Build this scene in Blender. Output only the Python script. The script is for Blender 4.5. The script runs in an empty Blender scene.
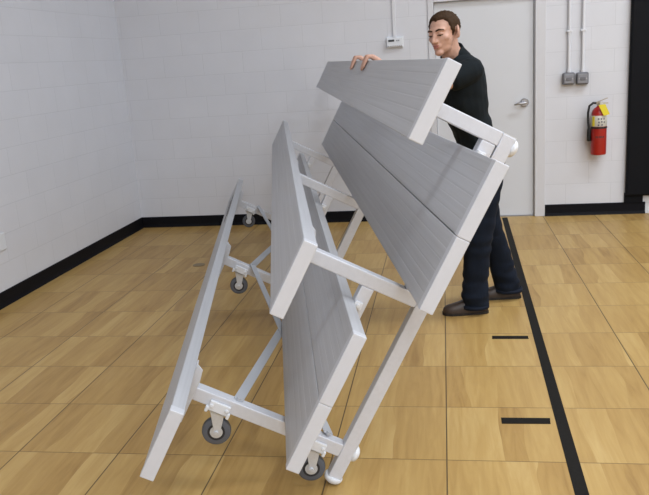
import bpy, bmesh, math, random
from mathutils import Vector, Matrix, noise
random.seed(4)
scn = bpy.context.scene
COL = scn.collection
PI = math.pi

# ---------------------------------------------------------------- materials
def new_mat(name):
    m = bpy.data.materials.new(name); m.use_nodes = True
    nt = m.node_tree
    return m, nt, nt.nodes['Principled BSDF']

def node(nt, kind, **props):
    n = nt.nodes.new(kind)
    for k, v in props.items():
        setattr(n, k, v)
    return n

def plain(name, col, rough=.5, metal=0., spec=.5, noise_amt=.04, noise_scale=30., bump=0., bump_scale=200., stretch=None):
    """base colour with a faint procedural variation and an optional fine bump"""
    m, nt, b = new_mat(name)
    tc = node(nt, 'ShaderNodeTexCoord')
    mp = node(nt, 'ShaderNodeMapping')
    if stretch: mp.inputs['Scale'].default_value = stretch
    nt.links.new(tc.outputs['Object'], mp.inputs['Vector'])
    nz = node(nt, 'ShaderNodeTexNoise'); nz.inputs['Scale'].default_value = noise_scale; nz.inputs['Detail'].default_value = 4
    nt.links.new(mp.outputs['Vector'], nz.inputs['Vector'])
    mix = node(nt, 'ShaderNodeMix', data_type='RGBA')
    a = [max(0, c*(1-noise_amt)) for c in col]; c2 = [min(1, c*(1+noise_amt)) for c in col]
    mix.inputs[6].default_value = (*a, 1); mix.inputs[7].default_value = (*c2, 1)
    nt.links.new(nz.outputs['Fac'], mix.inputs[0])
    nt.links.new(mix.outputs[2], b.inputs['Base Color'])
    b.inputs['Roughness'].default_value = rough
    b.inputs['Metallic'].default_value = metal
    b.inputs['Specular IOR Level'].default_value = spec
    if bump:
        n2 = node(nt, 'ShaderNodeTexNoise'); n2.inputs['Scale'].default_value = bump_scale
        nt.links.new(mp.outputs['Vector'], n2.inputs['Vector'])
        bp = node(nt, 'ShaderNodeBump'); bp.inputs['Strength'].default_value = bump; bp.inputs['Distance'].default_value = .002
        nt.links.new(n2.outputs['Fac'], bp.inputs['Height']); nt.links.new(bp.outputs['Normal'], b.inputs['Normal'])
    return m

def block_mat(name, axis):
    """painted concrete block: courses 0.203 m high"""
    m, nt, b = new_mat(name)
    tc = node(nt, 'ShaderNodeTexCoord'); sp = node(nt, 'ShaderNodeSeparateXYZ'); cb = node(nt, 'ShaderNodeCombineXYZ')
    nt.links.new(tc.outputs['Object'], sp.inputs[0])
    nt.links.new(sp.outputs[axis], cb.inputs[0])
    ad = node(nt, 'ShaderNodeMath', operation='SUBTRACT'); ad.inputs[1].default_value = .100
    nt.links.new(sp.outputs[2], ad.inputs[0]); nt.links.new(ad.outputs[0], cb.inputs[1])
    br = node(nt, 'ShaderNodeTexBrick'); br.offset = .5
    for k, v in (('Scale', 1.), ('Mortar Size', .0045), ('Mortar Smooth', .6), ('Bias', 0.), ('Brick Width', .4064), ('Row Height', .2032)):
        br.inputs[k].default_value = v
    br.inputs['Color1'].default_value = (.68, .687, .725, 1); br.inputs['Color2'].default_value = (.665, .672, .71, 1)
    br.inputs['Mortar'].default_value = (.62, .628, .663, 1)
    nt.links.new(cb.outputs[0], br.inputs['Vector'])
    nz = node(nt, 'ShaderNodeTexNoise'); nz.inputs['Scale'].default_value = 90; nz.inputs['Detail'].default_value = 5
    nt.links.new(tc.outputs['Object'], nz.inputs['Vector'])
    big = node(nt, 'ShaderNodeTexNoise'); big.inputs['Scale'].default_value = 3; big.inputs['Detail'].default_value = 3
    nt.links.new(tc.outputs['Object'], big.inputs['Vector'])
    mr = node(nt, 'ShaderNodeMapRange'); mr.inputs[3].default_value = .95; mr.inputs[4].default_value = 1.04
    nt.links.new(big.outputs['Fac'], mr.inputs[0])
    mul = node(nt, 'ShaderNodeMix', data_type='RGBA', blend_type='MULTIPLY'); mul.inputs[0].default_value = 1
    nt.links.new(br.outputs['Color'], mul.inputs[6]); nt.links.new(mr.outputs[0], mul.inputs[7])
    nt.links.new(mul.outputs[2], b.inputs['Base Color'])
    b.inputs['Roughness'].default_value = .45
    inv = node(nt, 'ShaderNodeMath', operation='MULTIPLY_ADD'); inv.inputs[1].default_value = -1.; 
    sc = node(nt, 'ShaderNodeMath', operation='MULTIPLY'); sc.inputs[1].default_value = .35
    nt.links.new(nz.outputs['Fac'], sc.inputs[0])
    nt.links.new(br.outputs['Fac'], inv.inputs[0]); nt.links.new(sc.outputs[0], inv.inputs[2])
    bp = node(nt, 'ShaderNodeBump'); bp.inputs['Strength'].default_value = .22; bp.inputs['Distance'].default_value = .004
    nt.links.new(inv.outputs[0], bp.inputs['Height']); nt.links.new(bp.outputs['Normal'], b.inputs['Normal'])
    return m

def floor_mat():
    """wood-look sports tiles, 0.469 m, strips along y, dark seams"""
    m, nt, b = new_mat('maple_tile_floor')
    L = nt.links.new
    def mth(op, a, bb=None, c=None):
        n = node(nt, 'ShaderNodeMath', operation=op)
        for i, x in enumerate((a, bb, c)):
            if x is None: continue
            if isinstance(x, (int, float)): n.inputs[i].default_value = x
            else: L(x, n.inputs[i])
        return n.outputs[0]
    tc = node(nt, 'ShaderNodeTexCoord')
    rot = node(nt, 'ShaderNodeVectorRotate'); rot.inputs['Angle'].default_value = -(TANG-PSI)
    L(tc.outputs['Object'], rot.inputs['Vector'])
    sp = node(nt, 'ShaderNodeSeparateXYZ'); L(rot.outputs[0], sp.inputs[0])
    TX, TY = TILE_X, TILE_Y
    u = mth('DIVIDE', mth('SUBTRACT', sp.outputs[0], TX), TILE); v = mth('DIVIDE', mth('SUBTRACT', sp.outputs[1], TY), TILE)
    ui, vi = mth('FLOOR', u), mth('FLOOR', v)
    uf, vf = mth('FRACT', u), mth('FRACT', v)
    # wavy strips within a tile
    wob = node(nt, 'ShaderNodeTexNoise'); wob.inputs['Scale'].default_value = 1.0; wob.inputs['Detail'].default_value = 2
    wm = node(nt, 'ShaderNodeMapping'); wm.inputs['Scale'].default_value = (5, 1.1, 1); L(rot.outputs[0], wm.inputs['Vector'])
    off = node(nt, 'ShaderNodeCombineXYZ'); L(mth('MULTIPLY', ui, 7.31), off.inputs[0]); L(mth('MULTIPLY', vi, 3.77), off.inputs[1])
    va = node(nt, 'ShaderNodeVectorMath', operation='ADD'); L(wm.outputs[0], va.inputs[0]); L(off.outputs[0], va.inputs[1])
    L(va.outputs[0], wob.inputs['Vector'])
    strip = mth('FLOOR', mth('ADD', mth('MULTIPLY', u, 4.), mth('MULTIPLY', mth('SUBTRACT', wob.outputs['Fac'], .5), 1.6)))
    idv = node(nt, 'ShaderNodeCombineXYZ'); L(strip, idv.inputs[0]); L(vi, idv.inputs[1])
    wn = node(nt, 'ShaderNodeTexWhiteNoise', noise_dimensions='2D'); L(idv.outputs[0], wn.inputs['Vector'])
    # grain stretched along y
    gm = node(nt, 'ShaderNodeMapping'); gm.inputs['Scale'].default_value = (26, 2.2, 1); L(rot.outputs[0], gm.inputs['Vector'])
    ga = node(nt, 'ShaderNodeVectorMath', operation='ADD'); L(gm.outputs[0], ga.inputs[0])
    so = node(nt, 'ShaderNodeCombineXYZ'); L(mth('MULTIPLY', wn.outputs['Value'], 40.), so.inputs[0]); L(mth('MULTIPLY', wn.outputs['Value'], 23.), so.inputs[1])
    L(so.outputs[0], ga.inputs[1])
    gr = node(nt, 'ShaderNodeTexNoise'); gr.inputs['Scale'].default_value = 1.; gr.inputs['Detail'].default_value = 6; gr.inputs['Roughness'].default_value = .6; gr.inputs['Distortion'].default_value = .6
    L(ga.outputs[0], gr.inputs['Vector'])
    tone = mth('ADD', mth('MULTIPLY_ADD', wn.outputs['Value'], .34, .02), mth('MULTIPLY', gr.outputs['Fac'], .78))
    rp = node(nt, 'ShaderNodeValToRGB')
    e = rp.color_ramp.elements
    e[0].position = .22; e[0].color = (*WOOD[0], 1)
    e[1].position = .92; e[1].color = (*WOOD[3], 1)
    x = rp.color_ramp.elements.new(.45); x.color = (*WOOD[1], 1)
    x = rp.color_ramp.elements.new(.68); x.color = (*WOOD[2], 1)
    L(tone, rp.inputs[0])
    def edge(fr, w):   # 1 on the seam
        d = mth('MINIMUM', fr, mth('SUBTRACT', 1., fr))
        n = node(nt, 'ShaderNodeMapRange'); n.inputs[1].default_value = w*.35; n.inputs[2].default_value = w; n.inputs[3].default_value = 1; n.inputs[4].default_value = 0
        L(d, n.inputs[0]); return n.outputs[0]
    sx = mth('MULTIPLY', mth('MULTIPLY', edge(uf, .0078), .92), mth('GREATER_THAN', mth('ABSOLUTE', mth('SUBTRACT', u, 1.)), .1)); sy = mth('MULTIPLY', edge(vf, .0075), .62)
    seam = mth('MAXIMUM', sx, sy)
    mix = node(nt, 'ShaderNodeMix', data_type='RGBA'); L(seam, mix.inputs[0]); L(rp.outputs[0], mix.inputs[6]); mix.inputs[7].default_value = (.035, .022, .012, 1)
    L(mix.outputs[2], b.inputs['Base Color'])
    b.inputs['Roughness'].default_value = .42; b.inputs['Specular IOR Level'].default_value = .35
    bp = node(nt, 'ShaderNodeBump'); bp.inputs['Strength'].default_value = .3; bp.inputs['Distance'].default_value = .002
    L(mth('SUBTRACT', mth('MULTIPLY', gr.outputs['Fac'], .1), seam), bp.inputs['Height']); L(bp.outputs['Normal'], b.inputs['Normal'])
    return m

WOOD = [(.27, .150, .042), (.39, .237, .075), (.46, .295, .100), (.54, .37, .145)]
PSI, TANG = -.18268504, -.16840565
TILE, TILE_X, TILE_Y = .46934, -.02492, .24072+2.5
M = {}
M['wall_x'] = block_mat('painted_block_back', 0)
M['wall_y'] = block_mat('painted_block_side', 1)
M['floor'] = floor_mat()
M['ceiling'] = plain('ceiling_paint', (.42, .43, .45), .8)
M['door'] = plain('door_paint', (.655, .67, .70), .4, noise_scale=4, noise_amt=.02)
M['doorframe'] = plain('door_frame_paint', (.64, .64, .665), .35, noise_scale=4, noise_amt=.02)
M['rubber'] = plain('black_rubber', (.004, .004, .006), .6, spec=.15, bump=.1)
M['pad'] = plain('black_vinyl', (.0035, .004, .006), .6, spec=.15, bump=.15, bump_scale=400)
M['tape'] = plain('black_tape', (.012, .0105, .009), .7, spec=.12, noise_amt=.3, noise_scale=60)
M['plank'] = plain('anodised_aluminium', (.52, .528, .555), .5, metal=.15, spec=.35, noise_amt=.13, noise_scale=3, stretch=(25, .35, 25))
M['cap'] = plain('end_cap_grey', (.595, .608, .65), .45, noise_amt=.03)
M['frame'] = plain('silver_powder_coat', (.62, .634, .68), .40, metal=.1, noise_amt=.07, noise_scale=60, bump=.1)
M['brace'] = plain('brace_aluminium', (.50, .52, .56), .45, metal=.25)
M['plastic'] = plain('white_plastic', (.72, .74, .775), .4)
M['zinc'] = plain('zinc_plate', (.62, .65, .70), .35, metal=.4, noise_scale=120, noise_amt=.12)
M['tyre'] = plain('grey_tyre', (.095, .102, .12), .6)
M['tyredark'] = plain('dark_hub_ring', (.018, .018, .022), .6)
M['decal'] = plain('dark_lettering', (.03, .03, .035), .6)
M['skin'] = plain('skin', (.55, .32, .235), .5, noise_amt=.10, noise_scale=25)
M['hand'] = plain('hand_skin', (.60, .365, .24), .5, noise_amt=.10, noise_scale=60)
M['lips'] = plain('lips', (.38, .145, .11), .5)
M['hair'] = plain('brown_hair', (.048, .026, .013), .75, spec=.15, noise_amt=.55, noise_scale=120, bump=.9, bump_scale=160)
M['eyewhite'] = plain('eye_white', (.45, .42, .40), .3)
M['iris'] = plain('iris', (.03, .02, .015), .3)
M['shirt'] = plain('black_knit', (.0065, .010, .0125), .85, spec=.2, noise_amt=.4, noise_scale=18, bump=.5, bump_scale=60)
M['jeans'] = plain('dark_denim', (.0075, .0115, .021), .85, spec=.15, noise_amt=.5, noise_scale=14, bump=.6, bump_scale=70, stretch=(1, 1, .45))
M['hemthread'] = plain('denim_hem', (.010, .014, .025), .85, spec=.15)
M['shoe'] = plain('brown_leather', (.040, .024, .016), .45, noise_amt=.35, noise_scale=40)
M['sole'] = plain('shoe_sole', (.012, .009, .007), .6)
M['red'] = plain('red_enamel', (.37, .014, .010), .32, noise_amt=.06)
M['label'] = plain('label_cream', (.62, .60, .53), .5, noise_amt=.1)
M['yellow'] = plain('yellow_tag', (.80, .66, .03), .5)
M['blackhose'] = plain('black_hose', (.008, .008, .009), .5)
M['brass'] = plain('valve_metal', (.45, .40, .32), .35, metal=.7)
M['boxgrey'] = plain('cast_box_grey', (.15, .15, .165), .5, noise_scale=50, noise_amt=.15)
M['boxface'] = plain('box_face_grey', (.25, .25, .27), .45, noise_scale=50, noise_amt=.1)
M['conduit'] = plain('painted_conduit', (.70, .705, .735), .4)
M['steel'] = plain('satin_steel', (.42, .42, .44), .28, metal=.85)
M['lcd'] = plain('lcd', (.06, .065, .07), .25)

# ---------------------------------------------------------------- helpers
def link(name, bm, mat, parent=None, off=None, smooth=False, bevel=0.):
    if off is not None:
        for v in bm.verts: v.co -= off
    bmesh.ops.recalc_face_normals(bm, faces=bm.faces)
    me = bpy.data.meshes.new(name); bm.to_mesh(me); bm.free()
    if mat: me.materials.append(mat)
    o = bpy.data.objects.new(name, me); COL.objects.link(o)
    if parent: o.parent = parent
    for p in me.polygons: p.use_smooth = smooth
    if bevel:
        md = o.modifiers.new('bevel', 'BEVEL'); md.width = bevel; md.segments = 2; md.limit_method = 'ANGLE'; md.angle_limit = .6
    return o

def auto_smooth(o, ang=.7):
    for p in o.data.polygons: p.use_smooth = True
    o.data.set_sharp_from_angle(angle=ang)
    return o

def tag(o, label=None, cat=None, group=None, kind=None):
    if label: o['label'] = label
    if cat: o['category'] = cat
    if group: o['group'] = group
    if kind: o['kind'] = kind
    return o

def box(bm, lo, hi, mat=None):
    vs = [bm.verts.new((x, y, z)) for x in (lo[0], hi[0]) for y in (lo[1], hi[1]) for z in (lo[2], hi[2])]
    for f in ((0, 1, 3, 2), (4, 6, 7, 5), (0, 4, 5, 1), (2, 3, 7, 6), (0, 2, 6, 4), (1, 5, 7, 3)):
        bm.faces.new([vs[i] for i in f])
    if mat is not None:
        for v in vs: v.co = mat @ v.co
    return vs

def prism(bm, pts, axis, lo, hi):
    """polygon pts (2D) extruded along axis (0,1,2) from lo to hi"""
    def mk(p, t):
        if axis == 0: return (t, p[0], p[1])
        if axis == 1: return (p[0], t, p[1])
        return (p[0], p[1], t)
    a = [bm.verts.new(mk(p, lo)) for p in pts]; b = [bm.verts.new(mk(p, hi)) for p in pts]
    n = len(pts)
    bm.faces.new(a[::-1]); bm.faces.new(b)
    for i in range(n): bm.faces.new((a[i], a[(i+1) % n], b[(i+1) % n], b[i]))
    return a+b

def frame_of(d):
    d = d.normalized(); up = Vector((0, 0, 1)) if abs(d.z) < .9 else Vector((0, 1, 0))
    x = d.cross(up).normalized(); y = x.cross(d).normalized()
    return x, y

def loft(bm, rings, caps=True):
    """rings: list of lists of Vectors, same length"""
    R = [[bm.verts.new(p) for p in r] for r in rings]
    n = len(R[0])
    for a, b in zip(R, R[1:]):
        for i in range(n): bm.faces.new((a[i], a[(i+1) % n], b[(i+1) % n], b[i]))
    if caps: bm.faces.new(R[0][::-1]); bm.faces.new(R[-1])
    return R

def tube(bm, pts, rad, seg=12, caps=True):
    pts = [Vector(p) for p in pts]
    if not isinstance(rad, (list, tuple)): rad = [rad]*len(pts)
    rings = []; px = None
    for i, p in enumerate(pts):
        d = (pts[min(i+1, len(pts)-1)]-pts[max(i-1, 0)])
        x, y = frame_of(d)
        if px is not None:
            x = (px - d.normalized()*px.dot(d.normalized())).normalized(); y = x.cross(d.normalized())
        px = x
        rings.append([p+(x*math.cos(2*PI*k/seg)+y*math.sin(2*PI*k/seg))*rad[i] for k in range(seg)])
    loft(bm, rings, caps)

def ellipsoid(bm, c, r, mat=None, seg=20, ring=12):
    c = Vector(c)
    res = bmesh.ops.create_uvsphere(bm, u_segments=seg, v_segments=ring, radius=1)
    for v in res['verts']:
        q = Vector((v.co.x*r[0], v.co.y*r[1], v.co.z*r[2]))
        if mat is not None: q = mat @ q
        v.co = c+q
    return res['verts']

def capsule(bm, a, b, ra, rb, seg=14):
    """tapered limb with round ends"""
    a, b = Vector(a), Vector(b); d = (b-a).normalized(); x, y = frame_of(d)
    rings = []
    for t in (-.98, -.8, -.5, 0): rings.append((a+d*t*ra, ra*math.sqrt(1-t*t)))
    for t in (0, .5, .8, .98): rings.append((b+d*t*rb, rb*math.sqrt(1-t*t)))
    loft(bm, [[c+(x*math.cos(2*PI*k/seg)+y*math.sin(2*PI*k/seg))*r for k in range(seg)] for c, r in rings])

def chain(bm, pts, rads):
    for (a, b, ra, rb) in zip(pts, pts[1:], rads, rads[1:]): capsule(bm, a, b, ra, rb)

def fuse(bm, voxel, iters=4, factor=.5):
    """union of overlapping closed shapes as one continuous surface"""
    bmesh.ops.recalc_face_normals(bm, faces=bm.faces)
    me = bpy.data.meshes.new('t'); bm.to_mesh(me); bm.free()
    o = bpy.data.objects.new('t', me); COL.objects.link(o)
    r = o.modifiers.new('r', 'REMESH'); r.mode = 'VOXEL'; r.voxel_size = voxel
    s = o.modifiers.new('s', 'SMOOTH'); s.iterations = iters; s.factor = factor
    dg = bpy.context.evaluated_depsgraph_get()
    m2 = bpy.data.meshes.new_from_object(o.evaluated_get(dg))
    bpy.data.objects.remove(o); bpy.data.meshes.remove(me)
    b2 = bmesh.new(); b2.from_mesh(m2); bpy.data.meshes.remove(m2)
    return b2

CP, SP = math.cos(-PSI), math.sin(-PSI)
def W(x, y, z):          # surveyed coordinates (camera heading = +y) -> room coordinates
    return Vector((CP*x-SP*y, SP*x+CP*y, z))

# ---------------------------------------------------------------- the room
D, XL, XR, YF, H = 7.2845, -3.284, 6.5, -8.5, 5.6
DX0, DX1, DZ = -.175, .722, 2.035
def struct(name, bm, mat, **k):
    return tag(link(name, bm, mat, **k), kind='structure')

bm = bmesh.new(); box(bm, (XL-.2, YF-.2, -.1), (XR+.2, D+.2, 0)); struct('floor', bm, M['floor'])
bm = bmesh.new(); box(bm, (XL-.2, YF-.2, H), (XR+.2, D+.2, H+.1)); struct('ceiling', bm, M['ceiling'])
OX0, OX1, OZ = DX0-.055, DX1+.105, DZ+.055
bm = bmesh.new()
box(bm, (XL-.2, D, 0), (OX0, D+.2, H)); box(bm, (OX1, D, 0), (XR+.2, D+.2, H)); box(bm, (OX0, D, OZ), (OX1, D+.2, H))
struct('wall_back', bm, M['wall_x'])
bm = bmesh.new(); box(bm, (XL-.2, YF, 0), (XL, D, H)); struct('wall_left', bm, M['wall_y'])
bm = bmesh.new(); box(bm, (XR, YF, 0), (XR+.2, D, H)); struct('wall_right', bm, M['wall_y'])
bm = bmesh.new(); box(bm, (XL-.2, YF-.2, 0), (XR+.2, YF, H)); struct('wall_front', bm, M['wall_x'])

def skirting(name, prof_axis, a, b, base):
    # cove profile: thin at the top, a small toe at the floor
    bm = bmesh.new()
    if prof_axis == 'x':   # runs along x, face at y = base
        prism(bm, [(base, 0), (base-.022, 0), (base-.016, .012), (base-.011, .03), (base-.010, .104), (base-.006, .110), (base, .110)], 0, a, b)
    else:
        prism(bm, [(base, 0), (base+.022, 0), (base+.016, .012), (base+.011, .03), (base+.010, .104), (base+.006, .110), (base, .110)], 1, a, b)
    return struct(name, bm, M['rubber'])
skirting('baseboard_back_left', 'x', XL, OX0, D)
skirting('baseboard_back_right', 'x', OX1, 1.735, D)
skirting('baseboard_left', 'y', YF, D-.02, XL)

# door: frame is trim, slab is the door with its lever
bm = bmesh.new()
for x0, x1 in ((OX0, DX0), (DX1+.012, OX1)):
    box(bm, (x0, D-.012, 0), (x1, D+.16, OZ))
box(bm, (DX0, D-.012, DZ+.004), (DX1+.012, D+.16, OZ))
box(bm, (DX1+.012, D+.02, 0), (DX1+.004, D+.16, DZ))
struct('trim_1', bm, M['doorframe'], bevel=.004)
bm = bmesh.new(); box(bm, (DX0+.004, D+.035, .008), (DX1, D+.08, DZ))
door = struct('door_1', bm, M['door'], bevel=.003)
bm = bmesh.new()
tube(bm, [(.640, D+.036, 1.083), (.640, D+.028, 1.083), (.640, D+.022, 1.083)], [.040, .040, .034], 24)
tube(bm, [(.640, D+.03, 1.083), (.640, D-.03, 1.083)], .013, 14)
tube(bm, [(.650, D-.03, 1.084), (.62, D-.034, 1.084), (.58, D-.034, 1.080), (.545, D-.030, 1.072)], [.013, .013, .011, .009], 12)
h = link('door_handle', bm, M['steel'], parent=door); auto_smooth(h)
h['label'] = 'satin steel lever handle'
bm = bmesh.new(); box(bm, (DX0, D+.02, 0), (DX1, D+.12, .007)); struct('trim_2', bm, M['steel'])

# wall pad on the right
bm = bmesh.new(); box(bm, (1.548, D-.055, .175), (2.16, D-.004, 2.6))
pad = link('wall_pad', bm, M['pad'], bevel=.018)
tag(pad, 'black vinyl wall pad standing tall at the right end of the back wall', 'wall pad')
bm = bmesh.new(); box(bm, (1.545, D-.02, .11), (1.71, D, .20))
link('mounting_strip', bm, M['pad'], parent=pad)

# thermostat with its conduit
t = bpy.data.objects.new('thermostat', None); COL.objects.link(t); t.location = (-.541, D, 1.665)
tag(t, 'small white thermostat on the back wall above the held seat plank', 'thermostat')
def at(o): return Vector(o.location)
bm = bmesh.new(); box(bm, (-.622, D-.012, 1.655), (-.460, D, 1.760)); link('back_plate', bm, M['plastic'], t, at(t), bevel=.004)
bm = bmesh.new(); prism(bm, [(D-.012, 1.662), (D-.042, 1.668), (D-.038, 1.752), (D-.012, 1.754)], 0, -.616, -.466); link('housing', bm, M['plastic'], t, at(t), bevel=.006)
bm = bmesh.new(); box(bm, (-.600, D-.0425, 1.716), (-.545, D-.038, 1.735)); link('display', bm, M['lcd'], t, at(t))
for x in (-.525, -.508):
    bm = bmesh.new(); box(bm, (x, D-.043, 1.719), (x+.010, D-.038, 1.729)); link('button', bm, M['boxface'], t, at(t))
bm = bmesh.new()
for i in range(8): box(bm, (-.604+i*.017, D-.044, 1.672), (-.596+i*.017, D-.040, 1.680))
link('vent_slots', bm, M['boxface'], t, at(t))
bm = bmesh.new(); box(bm, (-.556, D-.016, 1.756), (-.527, D-.0005, H))
tag(link('wire_raceway', bm, M['conduit'], bevel=.003), 'thin white wire raceway running up the wall from the thermostat', 'conduit')

# two junction boxes with conduits
def junction(x0, z0, lab_box, lab_pipe):
    r = bpy.data.objects.new('switch_box', None); COL.objects.link(r); r.location = (x0+.053, D, z0)
    tag(r, lab_box, 'electrical box', 'electrical boxes by the door')
    bm = bmesh.new(); box(bm, (x0, D-.055, z0), (x0+.107, D, z0+.110)); link('housing', bm, M['boxgrey'], r, at(r), bevel=.014)
    bm = bmesh.new(); box(bm, (x0+.012, D-.060, z0+.014), (x0+.095, D-.054, z0+.096)); link('cover', bm, M['boxface'], r, at(r), bevel=.006)
    bm = bmesh.new(); box(bm, (x0+.030, D-.066, z0+.040), (x0+.077, D-.059, z0+.068)); link('switch_plate', bm, M['boxgrey'], r, at(r), bevel=.003)
    for sx in (.022, .085):
        bm = bmesh.new(); tube(bm, [(x0+sx, D-.063, z0+.055), (x0+sx, D-.058, z0+.055)], .005, 10); link('screw', bm, M['steel'], r, at(r))
    xc = x0+.057
    p = bpy.data.objects.new('electrical_conduit', None); COL.objects.link(p); p.location = (xc, D, z0+.112)
    tag(p, lab_pipe, 'conduit', 'conduits above the electrical boxes')
    bm = bmesh.new(); tube(bm, [(xc, D-.022, z0+.112), (xc, D-.022, H-.002)], .0125, 14); auto_smooth(link('pipe', bm, M['conduit'], p, at(p)))
    bm = bmesh.new(); tube(bm, [(xc, D-.022, z0+.111), (xc, D-.022, z0+.135)], .018, 14); auto_smooth(link('coupling', bm, M['conduit'], p, at(p)))
    bm = bmesh.new(); box(bm, (xc-.024, D-.036, 1.69), (xc+.024, D-.0005, 1.708)); link('strap', bm, M['conduit'], p, at(p), bevel=.004)
junction(.972, 1.226, 'grey switch box on the back wall nearer the door', 'white conduit rising from the switch box nearer the door')
junction(1.093, 1.222, 'grey switch box on the back wall nearer the fire extinguisher', 'white conduit rising from the switch box nearer the fire extinguisher')

# fire extinguisher
ex = bpy.data.objects.new('fire_extinguisher', None); COL.objects.link(ex); ex.location = (1.289, D-.094, .585)
tag(ex, 'red fire extinguisher with a yellow tag hung on the white block wall', 'fire extinguisher')
cx, cy = 1.289, D-.094
def lathe(bm, prof, seg=28, cx=cx, cy=cy):
    loft(bm, [[Vector((cx+r*math.cos(2*PI*k/seg), cy+r*math.sin(2*PI*k/seg), z)) for k in range(seg)] for r, z in prof])
bm = bmesh.new(); lathe(bm, [(.052, .585), (.064, .588), (.068, .598), (.068, .935), (.066, .965), (.058, .99), (.042, 1.008), (.026, 1.018), (.02, 1.03)])
auto_smooth(link('cylinder', bm, M['red'], ex, at(ex)))
bm = bmesh.new(); lathe(bm, [(.0684, .845), (.0692, .846), (.0692, .942), (.0684, .943)])
lb = auto_smooth(link('instruction_label', bm, M['label'], ex, at(ex))); lb['label'] = 'cream instruction label'
def curved_mark(bm, a0, a1, z0, z1, r=.0698):
    n = 5
    lo = [Vector((cx+r*math.cos(a0+(a1-a0)*i/n), cy+r*math.sin(a0+(a1-a0)*i/n), z0)) for i in range(n+1)]
    hi = [Vector((p.x, p.y, z1)) for p in lo]
    A = [bm.verts.new(p) for p in lo]; B = [bm.verts.new(p) for p in hi]
    for i in range(n): bm.faces.new((A[i], A[i+1], B[i+1], B[i]))
bm = bmesh.new(); curved_mark(bm, -2.72, -2.30, .85, .938); link('yellow_band', bm, M['yellow'], lb)['label'] = 'yellow band of the label'
bm = bmesh.new()
for a, z in ((-1.9, .915), (-1.55, .915), (-1.2, .915), (-1.85, .885), (-1.5, .89), (-1.15, .885), (-1.9, .86), (-1.45, .862)):
    curved_mark(bm, a, a+.2, z-.009, z+.007)
link('pictogram', bm, M['boxgrey'], lb)
for o in list(lb.children):
    for v in o.data.vertices: v.co -= at(ex)
bm = bmesh.new()
for i, a in enumerate((-2.15, -1.98, -1.75, -1.55, -1.38, -1.15)):
    curved_mark(bm, a, a+.12, .742, .760, .0686)
link('body_lettering', bm, M['decal'], ex, at(ex))
bm = bmesh.new(); lathe(bm, [(.0685, .826), (.0715, .827), (.0715, .841), (.0685, .842)]); link('band', bm, M['blackhose'], ex, at(ex))
bm = bmesh.new(); box(bm, (cx-.03, cy+.06, .70), (cx+.03, D-.0005, .99)); link('wall_bracket', bm, M['steel'], ex, at(ex))
bm = bmesh.new(); lathe(bm, [(.021, 1.028), (.024, 1.035), (.024, 1.058), (.016, 1.064)]); box(bm, (cx-.028, cy-.016, 1.04), (cx+.028, cy+.016, 1.062))
link('valve', bm, M['brass'], ex, at(ex))
bm = bmesh.new(); box(bm, (cx-.02, cy-.011, 1.066), (cx+.075, cy+.011, 1.072), Matrix.Translation((cx, cy, 1.066)) @ Matrix.Rotation(-.35, 4, 'Y') @ Matrix.Translation((-cx, -cy, -1.066)))
link('operating_lever', bm, M['brass'], ex, at(ex))
bm = bmesh.new(); box(bm, (cx-.015, cy-.010, 1.046), (cx+.075, cy+.010, 1.053)); link('carry_handle', bm, M['brass'], ex, at(ex))
bm = bmesh.new(); tube(bm, [(cx+.012, cy-.026, 1.05), (cx+.012, cy-.036, 1.05)], .015, 16); link('pressure_gauge', bm, M['label'], ex, at(ex))
bm = bmesh.new()
pts = [(cx-.02, cy, 1.052), (cx-.055, cy-.005, 1.056), (cx-.088, cy-.006, 1.03), (cx-.098, cy-.006, .97), (cx-.096, cy-.004, .89), (cx-.088, cy-.004, .82)]
tube(bm, pts, .0105, 12); auto_smooth(link('hose', bm, M['blackhose'], ex, at(ex)))
bm = bmesh.new(); tube(bm, [(cx-.088, cy-.004, .835), (cx-.087, cy-.004, .81), (cx-.086, cy-.004, .72), (cx-.086, cy-.004, .712)], [.013, .018, .019, .014], 14); auto_smooth(link('nozzle', bm, M['blackhose'], ex, at(ex)))
bm = bmesh.new()
q = [(1.268, 1.040), (1.325, 1.046), (1.366, .955), (1.314, .942)]
prism(bm, q, 1, cy-.080, cy-.077); tg = link('inspection_tag', bm, M['yellow'], ex, at(ex)); tg['label'] = 'yellow inspection tag'

# cover plate on the left wall, floor disc, floor tape
bm = bmesh.new(); box(bm, (XL, 4.76, .40), (XL+.012, 4.862, .525))
o = link('outlet_cover', bm, M['plastic'], bevel=.004); tag(o, 'white outlet cover low on the left wall', 'outlet cover')
bm = bmesh.new(); tube(bm, [(-2.14, 5.754, .0002), (-2.14, 5.754, .003)], .052, 28)
tag(link('floor_plate', bm, plain('floor_plate_tan', (.20, .14, .06), .4)), 'small round brown plate set in the floor left of the bleacher', 'floor plate')
def slab(name, pts, lab, cat, group=None):
    bm = bmesh.new(); prism(bm, pts, 2, .0003, .0012)
    return tag(link(name, bm, M['tape']), lab, cat, group)
s0 = (.426-.400)/(7.475-2.52)
def bx_(y): return .400+s0*(y-2.52)
slab('floor_line', [(bx_(-1)-.001, -1), (bx_(-1)+.050, -1), (bx_(D)+.050, D-.024), (bx_(D)-.001, D-.024)], 'long black floor line running from the door towards the front', 'floor line')
slab('floor_tick', [(.180, 4.113), (.379, 4.113), (.379, 4.066), (.178, 4.066)], 'short black floor mark nearer the person', 'floor mark', 'short black floor marks')
slab('floor_tick', [(.171, 3.113), (.382, 3.117), (.378, 3.062), (.171, 3.056)], 'short black floor mark farther from the person', 'floor mark', 'short black floor marks')

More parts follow.
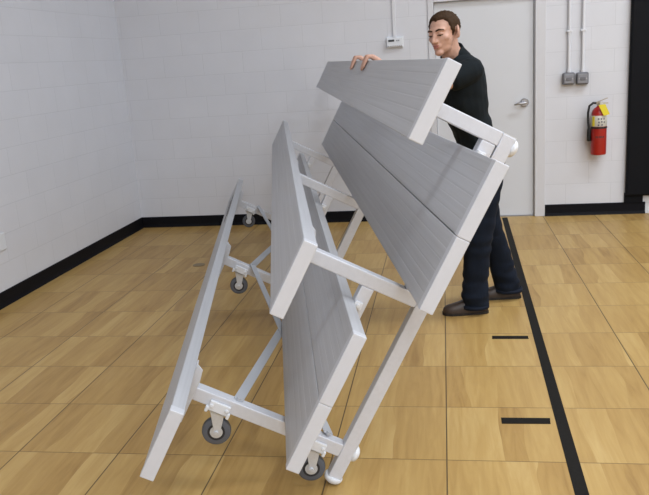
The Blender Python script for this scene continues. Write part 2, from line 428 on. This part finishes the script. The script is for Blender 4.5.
# ---------------------------------------------------------------- the bleacher
BX, BY, BZ, BETA, TH = .16845, 2.20455, .41841, .0501728, 1.0675723
axw = (W(-math.sin(BETA), math.cos(BETA), 0)); frw = W(math.cos(BETA), math.sin(BETA), 0)
Uw = frw*math.cos(TH)+Vector((0, 0, math.sin(TH))); Vw = -frw*math.sin(TH)+Vector((0, 0, math.cos(TH)))
Bw = W(BX, BY, BZ)
OFF = Vector((-.45, .4, -.035))     # empty at the foot of the near frame
LEN = 4.865; T = .0445; PW = .254
bl = bpy.data.objects.new('bleacher', None); COL.objects.link(bl)
rot = Matrix((Uw, axw, Vw)).transposed().to_4x4()
bl.matrix_world = Matrix.Translation(Bw+Uw*OFF.x+axw*OFF.y+Vw*OFF.z) @ rot
tag(bl, 'three-row silver aluminium bleacher tipped up on its back frame and casters', 'bleacher')
def bpart(name, bm, mat, parent=bl, smooth=False, bevel=0., label=None):
    o = link(name, bm, mat, parent, OFF, smooth, bevel)
    if label: o['label'] = label
    return o

def plank(name, uc, vtop, ribs=6, label=None):
    """fluted aluminium plank, profile in u,v; long axis w"""
    u0, u1 = uc-PW/2, uc+PW/2
    top = [(u0, vtop-.0025), (u0+.002, vtop-.0006)]
    g = .0004
    n = ribs; step = (PW-.016)/n
    for i in range(n):
        a = u0+.008+i*step
        top += [(a+.002, vtop), (a+step-.004, vtop), (a+step-.0035, vtop-g), (a+step+.001, vtop-g)]
    top += [(u1-.002, vtop-.0006), (u1, vtop-.0025)]
    prof = top+[(u1, vtop-T), (u1-.03, vtop-T), (u1-.03, vtop-T+.004), (u0+.03, vtop-T+.004), (u0+.03, vtop-T), (u0, vtop-T)]
    bm = bmesh.new(); prism(bm, prof, 1, .004, LEN-.004)
    o = bpart(name, bm, M['plank'], label=label)
    for a, b in ((-.006, .030), (LEN-.030, LEN+.006)):
        bm = bmesh.new(); box(bm, (u0-.0015, a, vtop-T-.0015), (u1+.0015, b, vtop+.0015))
        bpart('end_cap', bm, M['cap'], o, bevel=.003)
    return o
S = {'s1': (.9966, .3634), 's2': (.3368, .5162), 's3': (-.3347, .6724), 'f2': (.6655, .095), 'f3': (0., .25)}
p1 = plank('seat_plank', *S['s1']); p2 = plank('seat_plank', *S['s2']); p3 = plank('seat_plank', *S['s3'])
for k in ('f2', 'f3'):
    for sgn in (-1, 1): plank('footboard', S[k][0]+sgn*(PW/2+.0018), S[k][1])
bm = bmesh.new()
for uu in (-.315, -.262):
    for i in range(7): box(bm, (uu, 3.30+i*.12, .6722), (uu+.026, 3.30+i*.12+.105, .6738))
bpart('plank_marking', bm, M['decal'], p3)

H2 = .026
WS = (.4, 2.3, 4.25)
def caster(w, v):
    u0 = -.331   # back face of the post
    hub = Vector((-.421, w, v-.031))
    bm = bmesh.new()
    for s in (-1, 1):      # fork cheeks
        pr = [(u0-.012, v-.030), (u0-.012, v+.028), (hub.x+.012, hub.z+.017), (hub.x-.012, hub.z+.014), (hub.x-.016, hub.z-.004), (hub.x-.006, hub.z-.016)]
        prism(bm, pr, 1, w+s*.022-.002, w+s*.022+.002)
    box(bm, (u0-.018, w-.024, v-.032), (u0-.008, w+.024, v+.032))
    tube(bm, [(hub.x, w-.030, hub.z), (hub.x, w+.030, hub.z)], .009, 10)
    f = bpart('caster', bm, M['zinc'], bevel=.0015)
    bm = bmesh.new()       # plate on the back face with a turned-over lip on the near face
    box(bm, (u0-.008, w-.040, v-.045), (u0-.001, w+.040, v+.045))
    box(bm, (u0-.008, w-.040, v-.040), (u0+.032, w-H2-.001, v+.040))
    for dv in (-.030, .030): tube(bm, [(u0+.014, w-.046, v+dv), (u0+.014, w-.036, v+dv)], .008, 8)
    for dv in (-.042, .042): box(bm, (u0-.016, w-.044, v+dv-.006), (u0+.006, w-.026, v+dv+.006))
    bpart('mounting_plate', bm, M['plastic'], f, bevel=.003)
    def disc(prof, mat, name):
        bm = bmesh.new(); seg = 32
        loft(bm, [[Vector((hub.x+r*math.cos(2*PI*k/seg), w+y, hub.z+r*math.sin(2*PI*k/seg))) for k in range(seg)] for r, y in prof])
        auto_smooth(bpart(name, bm, mat, f))
    disc([(.030, -.0165), (.047, -.0165), (.053, -.013), (.055, -.006), (.055, .006), (.053, .013), (.047, .0165), (.030, .0165)], M['tyre'], 'wheel')
    disc([(.020, -.0172), (.033, -.0172), (.033, .0172), (.020, .0172)], M['tyredark'], 'hub_ring')
    disc([(.014, -.0185), (.024, -.0178), (.024, .0178), (.014, .0185)], M['zinc'], 'hub')

def rect_tube(u0, u1, v0, v1, w, hw=H2):
    bm = bmesh.new(); box(bm, (u0, w-hw, v0), (u1, w+hw, v1)); return bm
for w in WS:
    bpart('skid_rail', rect_tube(-.437, 1.020, -.062, -.009, w), M['frame'], bevel=.004)
    for nm, (uc, vt) in {'s3': (-.3045, .628), 's2': (.348, .4717), 's1': (.9966, .3189)}.items():
        bpart('post', rect_tube(uc-.026, uc+.026, -.0088, vt-.006, w), M['frame'], bevel=.004)
        su = S[nm][0]; ext = .146 if nm == 's3' else .118
        bm = bmesh.new()   # seat bracket: chamfered angle under the seat
        prism(bm, [(su-.135, vt-.001), (su-.130, vt-.012), (su-.090, vt-.036), (su+.085, vt-.036), (su+ext-.016, vt-.028), (su+ext, vt-.001)], 1, w-.034, w-.0262)
        box(bm, (su-.125, w-.034, vt-.006), (su+ext-.012, w+.034, vt-.0005))
        bpart('seat_bracket', bm, M['frame'], bevel=.0015)
    bpart('riser_beam', rect_tube(-.2785, .322, .155, .2053, w), M['frame'], bevel=.004)
    bpart('riser_beam', rect_tube(.374, .9706, -.004, .0503, w), M['frame'], bevel=.004)
    for uc, vt in ((.408, .048), (.918, .048), (-.254, .203), (.250, .203)):
        bm = bmesh.new(); box(bm, (uc-.014, w-.042, vt-.030), (uc+.014, w-.0265, vt+.001)); tube(bm, [(uc, w-.050, vt-.014), (uc, w-.04, vt-.014)], .008, 8)
        bpart('plank_clip', bm, M['plastic'], bevel=.002)
    # feet: a bumper on the lower end of the rail, pads under it
    bm = bmesh.new(); seg = 24
    loft(bm, [[Vector((uu_, w+r*math.cos(2*PI*k/seg), -.0355+r*math.sin(2*PI*k/seg))) for k in range(seg)] for uu_, r in ((-.418, .034), (-.420, .037), (-.430, .037), (-.439, .033), (-.446, .024), (-.4495, .010))])
    bpart('end_bumper', bm, M['plastic'], smooth=True, label='white rounded bumper on the lower rail end')
    for uu in (-.305, .985):
        bm = bmesh.new(); ellipsoid(bm, (uu, w, -.068), (.032, .033, .019)); tube(bm, [(uu, w, -.0625), (uu, w, -.068)], .0325, 20)
        auto_smooth(bpart('rubber_foot', bm, M['plastic'], label='white round foot pad under the rail'))
    bm = bmesh.new(); box(bm, (1.0195, w-.024, -.060), (1.0235, w+.024, -.011)); bpart('tube_plug', bm, M['plastic'])
    caster(w, .487); caster(w, .093)

def brace(w0, v0, w1, v1, u, h=.019):
    a, b = Vector((u, w0, v0)), Vector((u, w1, v1)); d = (b-a).normalized(); n = Vector((0, -d.z, d.y))
    bm = bmesh.new(); pts = []
    for c in (a, b):
        for s in (-1, 1): pts.append(c+n*h*s)
    pr = [pts[0], pts[1], pts[3], pts[2]]
    lo = [bm.verts.new(p) for p in pr]; hi = [bm.verts.new(p+Vector((.0055, 0, 0))) for p in pr]
    bm.faces.new(lo); bm.faces.new(hi)
    for i in range(4): bm.faces.new((lo[i], lo[(i+1) % 4], hi[(i+1) % 4], hi[i]))
    for c in (a, b): tube(bm, [c+Vector((-.003, 0, 0)), c+Vector((.012, 0, 0))], .009, 8)
    bpart('cross_brace', bm, M['brace'], bevel=.001)
for i in (0, 1):
    brace(WS[i], .43, WS[i+1], .06, -.2772); brace(WS[i], .06, WS[i+1], .43, -.2705)

# ---------------------------------------------------------------- the person
FEET = W(1.0, 4.5, 0)
def fig(name, bm, mat, parent, smooth=True, label=None):
    o = link(name, bm, mat, parent, FEET, smooth)
    if label: o['label'] = label
    return o
def PT(*a): return W(*a)
def ell_ring(c, ax, ay, a, b, n=24, p=2.3):
    out = []
    for k in range(n):
        t = 2*PI*k/n; ct, st = math.cos(t), math.sin(t)
        out.append(c+ax*a*math.copysign(abs(ct)**(2/p), ct)+ay*b*math.copysign(abs(st)**(2/p), st))
    return out
BACK = W(1, 0, 0); SIDE = W(0, 1, 0)   # he faces the seat plank (towards -x as surveyed)
# torso rings: x, y, z, half depth, half width
TORSO = [(.975, 4.43, .86, .100, .160), (.975, 4.43, .93, .108, .168), (.965, 4.425, 1.02, .104, .160), (.924, 4.415, 1.12, .100, .156),
         (.886, 4.405, 1.22, .102, .164), (.862, 4.395, 1.33, .114, .178), (.852, 4.385, 1.42, .116, .190), (.852, 4.38, 1.49, .104, .186), (.852, 4.372, 1.535, .085, .135), (.826, 4.36, 1.572, .052, .078)]
def torso(bm, inflate=0., z0=0., z1=9.):
    rings = [ell_ring(W(x, y, z), BACK, SIDE, a+inflate, b+inflate) for x, y, z, a, b in TORSO if z0 <= z <= z1]
    loft(bm, rings)
LS, LE, = (.868, 4.215, 1.484), (.62, 4.135, 1.40)
RS, RE, = (.860, 4.550, 1.484), (.61, 4.60, 1.40)
HW = {'l': 1.87, 'r': 2.445}
def bpt(u, w, v): return Bw+Uw*u+axw*w+Vw*v
E_U, E_V = S['s1'][0]+PW/2+.0015, S['s1'][1]+.0015
def hand_pts(side):
    w0 = HW[side]; sg = 1 if side == 'l' else -1      # thumb side
    def e(du, dw, dv): return bpt(E_U+du, w0+dw, E_V+dv)
    wrist = e(-.005, 0, -.115)
    fingers = []
    lens = [.94, 1.06, 1.0, .80]                       # index, middle, ring, little
    for j in range(4):
        dw = sg*(.031-.0205*j); s = lens[j]
        fingers.append([e(.020, dw*.9, -.050), e(.0245, dw, -.016+.004*s), e(.014, dw*1.02, .0125), e(-.024*s, dw*1.03, .0110), e(-.056*s, dw*1.02, .0090)])
    thumb = [e(-.002, sg*.022, -.092), e(-.004, sg*.052, -.073), e(-.018, sg*.066, -.0595), e(-.046, sg*.070, -.0585)]
    return wrist, fingers, thumb
def arm(bm, sh, el, side):
    wrist, fingers, thumb = hand_pts(side)
    sh, el = W(*sh), W(*el)
    mid = el.lerp(wrist, .3)
    chain(bm, [sh, sh.lerp(el, .5), el, mid, wrist], [.056, .048, .041, .044, .028])
    # palm from wrist to the knuckles
    palm = [f[1] for f in fingers]
    for f in fingers: chain(bm, [wrist.lerp(f[1], .12), f[0], f[1]], [.017, .0145, .0125])
    for f in fingers: chain(bm, f[1:], [.0115, .0102, .0094, .0080])
    chain(bm, [wrist.lerp(thumb[0], .4)]+thumb, [.018, .017, .0135, .0115, .0095])
# head
HC = W(.736, 4.262, 1.699)
F = W(-.68, -.72, -.12).normalized()
upv = (W(-.04, .04, 1)).normalized()
Yl = upv.cross(F).normalized(); Zu = F.cross(Yl).normalized()
HM = Matrix((F, Yl, Zu)).transposed()
HS = 1.03
def hp(x, y, z): return HC+HM @ (Vector((x, y, z))*HS)
def hel(bm, c, r, rot=None, **k):
    mm = HM if rot is None else HM @ rot
    return ellipsoid(bm, hp(*c), [q*HS for q in r], mm, **k)
def head(bm):
    hel(bm, (-.012, 0, .022), (.092, .072, .074), seg=32, ring=20)
    hel(bm, (.026, 0, -.022), (.064, .062, .078), seg=28, ring=16)
    hel(bm, (.030, 0, -.070), (.048, .050, .040))
    hel(bm, (.068, 0, -.096), (.022, .026, .019))
    hel(bm, (.066, 0, .018), (.026, .054, .018))
    hel(bm, (.050, .040, -.024), (.026, .022, .022)); hel(bm, (.050, -.040, -.024), (.026, .022, .022))
    hel(bm, (.074, 0, -.060), (.020, .028, .020))
    chain(bm, [hp(.084, 0, .012), hp(.098, 0, -.014), hp(.110, 0, -.034)], [.0085, .0095, .0115])
    for s in (-1, 1):
        chain(bm, [hp(.098, 0, -.038), hp(.096, s*.013, -.038)], [.010, .0085])
        hel(bm, (-.014, s*.081, -.006), (.020, .008, .034), Matrix.Rotation(s*.45, 3, 'Z') @ Matrix.Rotation(-.2, 3, 'Y'))
        hel(bm, (-.004, s*.076, -.030), (.010, .008, .012))
    chain(bm, [hp(-.022, 0, -.030), hp(-.030, 0, -.095), W(.815, 4.355, 1.54)], [.056, .054, .064])

bm = bmesh.new()
torso(bm)
for sh in (LS, RS): ellipsoid(bm, W(*sh), (.056, .056, .056))
arm(bm, LS, LE, 'l'); arm(bm, RS, RE, 'r')
LEG = {'l': [(.970, 4.345, .90), (.935, 4.365, .51), (.925, 4.415, .10)], 'r': [(.98, 4.52, .90), (1.050, 4.575, .50), (1.185, 4.665, .10)]}
for k in 'lr': chain(bm, [W(*LEG[k][0]), W(*LEG[k][1]), W(*LEG[k][2])], [.085, .055, .042])
SHOE = {'l': ((.925, 4.42), (-1, .03)), 'r': ((1.195, 4.668), (-1, .10))}
for k in 'lr':
    (ax_, ay_), d = SHOE[k]; q = Vector((d[0], d[1], 0)).normalized()
    capsule(bm, W(ax_-q.x*.02, ay_-q.y*.02, .048), W(ax_+q.x*.12, ay_+q.y*.12, .036), .026, .014)
head(bm)
body = fuse(bm, .0045, 3, .5)
person = link('person', body, M['skin'], None, FEET, True)
person.location = FEET
tag(person, 'person in black short-sleeved shirt and dark jeans leaning in to hold up the bleacher', 'person')

# face details
for s in (-1, 1):
    bm = bmesh.new(); hel(bm, (.0735, s*.030, -.003), (.0125, .0125, .0115)); e = fig('eye', bm, M['eyewhite'], person)
    bm = bmesh.new(); hel(bm, (.0835, s*.031, -.0065), (.0045, .0055, .0055)); fig('iris', bm, M['iris'], e)
    bm = bmesh.new()
    hel(bm, (.0745, s*.0305, .0005), (.0135, .0150, .0105)); fig('eyelid', bm, M['skin'], e)
    bm = bmesh.new(); chain(bm, [hp(.0875, s*.016, -.006), hp(.0885, s*.030, -.0075), hp(.079, s*.044, -.006)], [.0016, .0022, .0016]); fig('eyelash', bm, M['hair'], e)
    bm = bmesh.new(); chain(bm, [hp(.0905, s*.013, .017), hp(.0895, s*.030, .022), hp(.073, s*.050, .017)], [.0040, .0046, .0025]); fig('eyebrow', bm, M['hair'], person, label='dark brown eyebrow')
bm = bmesh.new()
hel(bm, (.0915, 0, -.0585), (.007, .020, .0048)); hel(bm, (.0905, 0, -.0675), (.007, .018, .0058))
fig('lips', fuse(bm, .0012, 2), M['lips'], person, label='closed lips')

# hair: short, thicker on top, sideburns
bm = bmesh.new()
NT, NP = 72, 40
def hairline(a):        # a: azimuth from the face, 0 = front; lowest local z that still carries hair
    a = abs(a)
    pts = [(0, .064), (.40, .068), (.66, .067), (.95, .056), (1.10, .020), (1.22, -.028), (1.36, -.030), (1.44, .018), (1.95, .012), (2.2, -.040), (PI, -.066)]
    for (a0, z0), (a1, z1) in zip(pts, pts[1:]):
        if a <= a1: return z0+(z1-z0)*(a-a0)/(a1-a0)
    return pts[-1][1]
grid = []
for i in range(NP+1):
    th = PI*i/NP; row = []
    for j in range(NT):
        az = 2*PI*j/NT; az = az-2*PI if az > PI else az
        d = Vector((math.sin(th)*math.cos(az), math.sin(th)*math.sin(az), math.cos(th)))
        base = Vector((d.x*.094, d.y*.0742, d.z*.074))
        z = base.z+.022
        cov = max(-1, min(1, (z-hairline(az))/.007))
        thick = .003+.010*max(0, d.z)**1.2+.004*max(0, d.x)*max(0, d.z)
        nn = noise.noise(d*9)*.004+noise.noise(Vector((d.x*20, d.y*34, d.z*20)))*.005
        k = (thick+max(-.002, nn)) if cov > 0 else -.012
        if cov > 0: k *= min(1, cov*.8+.2)
        q = base+d*k
        row.append(bm.verts.new(hp(q.x-.012, q.y, q.z+.022)))
    grid.append(row)
for a, b in zip(grid, grid[1:]):
    for j in range(NT):
        try: bm.faces.new((a[j], a[(j+1) % NT], b[(j+1) % NT], b[j]))
        except ValueError: pass
bmesh.ops.remove_doubles(bm, verts=bm.verts, dist=1e-5)
fig('hair', bm, M['hair'], person, label='short dark brown hair')

# shirt with sleeves and collar
def sleeve(bm, sh, el, f=.47):
    a, b = W(*sh), W(*el)
    chain(bm, [a, a.lerp(b, .25), a.lerp(b, f-.1)], [.072, .070, .066])
    d = (b-a).normalized(); x, y = frame_of(d)
    c0, c1 = a.lerp(b, .1), a.lerp(b, f)
    loft(bm, [[c+(x*math.cos(2*PI*k/20)+y*math.sin(2*PI*k/20))*r for k in range(20)] for c, r in ((c0, .072), (c0.lerp(c1, .5), .070), (c1, .069))])
bm = bmesh.new()
torso(bm, .016, .93)
for x, y, z, a, b in TORSO[3:6]: pass
sleeve(bm, LS, LE); sleeve(bm, RS, RE)
shm = fuse(bm, .006, 5)
for v in shm.verts:      # cloth folds across the back and waist
    c = v.co-FEET
    fall = max(0, min(1, (1.45-c.z)/.25))
    v.co += v.normal*(noise.noise(Vector((c.x*9, c.y*7, c.z*16+c.x*10)))*.011*fall+noise.noise(c*22)*.003)
shirt = fig('shirt', shm, M['shirt'], person, label='black short-sleeved collared shirt')
bm = bmesh.new()
cb, ct = W(.812, 4.352, 1.540), W(.782, 4.322, 1.602)
rings = []
dirn = (ct-cb).normalized(); x_ = (BACK-dirn*BACK.dot(dirn)).normalized(); y_ = dirn.cross(x_)
for c, r in ((cb, .092), (cb.lerp(ct, .55), .076), (ct, .070), (ct+dirn*.004, .066), (cb.lerp(ct, .5), .062), (cb, .070)):
    rings.append([c+(x_*math.cos(2*PI*k/28)+y_*math.sin(2*PI*k/28))*r - dirn*.020*max(0, -math.cos(2*PI*k/28)) for k in range(28)])
loft(bm, rings, caps=False)
fig('collar', bm, M['shirt'], shirt)

# jeans
bm = bmesh.new()
rings = [ell_ring(W(x, y, z), BACK, SIDE, a+.012, b+.010) for x, y, z, a, b in ((.975, 4.43, .82, .088, .150), (.975, 4.43, .86, .100, .160), (.975, 4.43, .93, .108, .168), (.965, 4.425, 1.02, .102, .160), (.96, 4.42, 1.05, .100, .158))]
loft(bm, rings)
def leg_loft(bm, pts):
    loft(bm, [ell_ring(W(x, y, z), BACK, SIDE, a, b, p=2.1) for x, y, z, a, b in pts])
leg_loft(bm, [(.970, 4.345, .96, .100, .092), (.968, 4.345, .84, .108, .098), (.952, 4.355, .68, .092, .090), (.938, 4.362, .52, .080, .080), (.922, 4.385, .36, .079, .078), (.914, 4.405, .20, .080, .078), (.914, 4.418, .045, .083, .080)])
leg_loft(bm, [(.975, 4.515, .96, .100, .092), (.980, 4.52, .84, .102, .098), (1.005, 4.545, .68, .086, .086), (1.045, 4.575, .52, .078, .080), (1.100, 4.615, .36, .077, .078), (1.148, 4.645, .20, .080, .078), (1.184, 4.660, .055, .086, .080)])
jm = fuse(bm, .007, 3)
for v in jm.verts:
    c = v.co-FEET
    k = .004+.008*max(0, 1-abs(c.z-.12)/.2)+.004*max(0, 1-abs(c.z-.5)/.15)
    v.co += v.normal*noise.noise(Vector((c.x*8, c.y*8, c.z*20)))*k*1.3
jeans = fig('jeans', jm, M['jeans'], person, label='dark blue denim jeans')
for pts in (((.914, 4.418, .045, .085, .082),), ((1.184, 4.660, .055, .088, .082),)):
    x, y, z, a, b = pts[0]
    bm = bmesh.new(); loft(bm, [ell_ring(W(x, y, zz), BACK, SIDE, a+d_, b+d_, p=2.1) for zz, d_ in ((z-.004, -.006), (z-.004, .0015), (z+.018, .0015), (z+.018, -.006))], caps=False)
    fig('hem', bm, M['hemthread'], jeans)

# shoes
def shoe(k):
    (ax_, ay_), d = SHOE[k]; q = W(d[0], d[1], 0).normalized(); sd = Vector((-q.y, q.x, 0)); c = W(ax_, ay_, 0)
    def ring(t, w, h, z0):
        n = 20; out = []
        for i in range(n):
            a = 2*PI*i/n; ca, sa = math.cos(a), math.sin(a)
            z = z0+(h*max(0, sa)**.8 if sa > 0 else sa*.004)
            out.append(c+q*t+sd*w*math.copysign(abs(ca)**.8, ca)+Vector((0, 0, z)))
        return out
    prof = [(-.068, .014, .030, .020), (-.064, .026, .055, .018), (-.045, .034, .082, .017), (-.01, .039, .100, .016), (.03, .040, .100, .016), (.07, .043, .082, .016), (.11, .047, .064, .016), (.15, .047, .053, .016), (.185, .040, .045, .016), (.205, .026, .033, .017), (.212, .008, .014, .019)]
    bm = bmesh.new(); loft(bm, [ring(*p) for p in prof]); o = fig('shoe', bm, M['shoe'], person, label='brown leather shoe')
    md = o.modifiers.new('sub', 'SUBSURF'); md.levels = 1; md.render_levels = 2
    pts = []
    outline = [(-.070, .022), (-.055, .034), (-.01, .038), (.05, .040), (.11, .047), (.16, .046), (.195, .034), (.214, .014)]
    poly = [c+q*t+sd*w for t, w in outline]+[c+q*t-sd*w for t, w in outline[::-1]]
    bm = bmesh.new(); prism(bm, [(p.x, p.y) for p in poly], 2, .0005, .019); 
    heel = [c+q*t+sd*w for t, w in ((-.072, .023), (-.055, .036), (.0, .039))]; heel += [c+q*t-sd*w for t, w in ((.0, .039), (-.055, .036), (-.072, .023))]
    fig('sole', bm, M['sole'], o, smooth=False)
shoe('l'); shoe('r')

# ---------------------------------------------------------------- lights
def area(name, loc, size, power, rot=(0, 0, 0), col=(.865, .925, 1)):
    l = bpy.data.lights.new(name, 'AREA'); l.shape = 'RECTANGLE'; l.size, l.size_y = size; l.energy = power; l.color = col; l.spread = math.radians(170)
    o = bpy.data.objects.new(name, l); COL.objects.link(o); o.location = loc; o.rotation_euler = rot
    return o
for x, y, p in ((2.7, 4.6, 125), (5.2, 4.4, 85), (1.2, 1.6, 95), (4.6, 1.2, 85), (1.4, -2.6, 160), (4.4, -2.8, 150), (1.8, -5.8, 180), (4.8, -5.8, 170)):
    area('ceiling_lamp', (x, y, H-.12), (2.4, 1.0), p)

w = bpy.data.worlds.new('world'); scn.world = w; w.use_nodes = True
w.node_tree.nodes['Background'].inputs[0].default_value = (.5, .5, .52, 1); w.node_tree.nodes['Background'].inputs[1].default_value = .3

# ---------------------------------------------------------------- camera
cd = bpy.data.cameras.new('camera'); cam = bpy.data.objects.new('camera', cd); COL.objects.link(cam); scn.camera = cam
cd.sensor_fit = 'HORIZONTAL'; cd.sensor_width = 36.; cd.lens = 746.58157*36/649; cd.clip_start = .05; cd.clip_end = 100
fw = W(0., .96985412, -.24368626); rt = W(.99771021, -.01648143, -.06559493); up = W(.06763381, .24312827, .96763336)
mm = Matrix((rt, up, -fw)).transposed().to_4x4(); mm.translation = (0, 0, 1.59700)
cam.matrix_world = mm

scn.view_settings.view_transform = 'Standard'; scn.view_settings.look = 'None'
scn.view_settings.gamma = 1; scn.view_settings.use_curve_mapping = False
scn.view_settings.exposure = .06
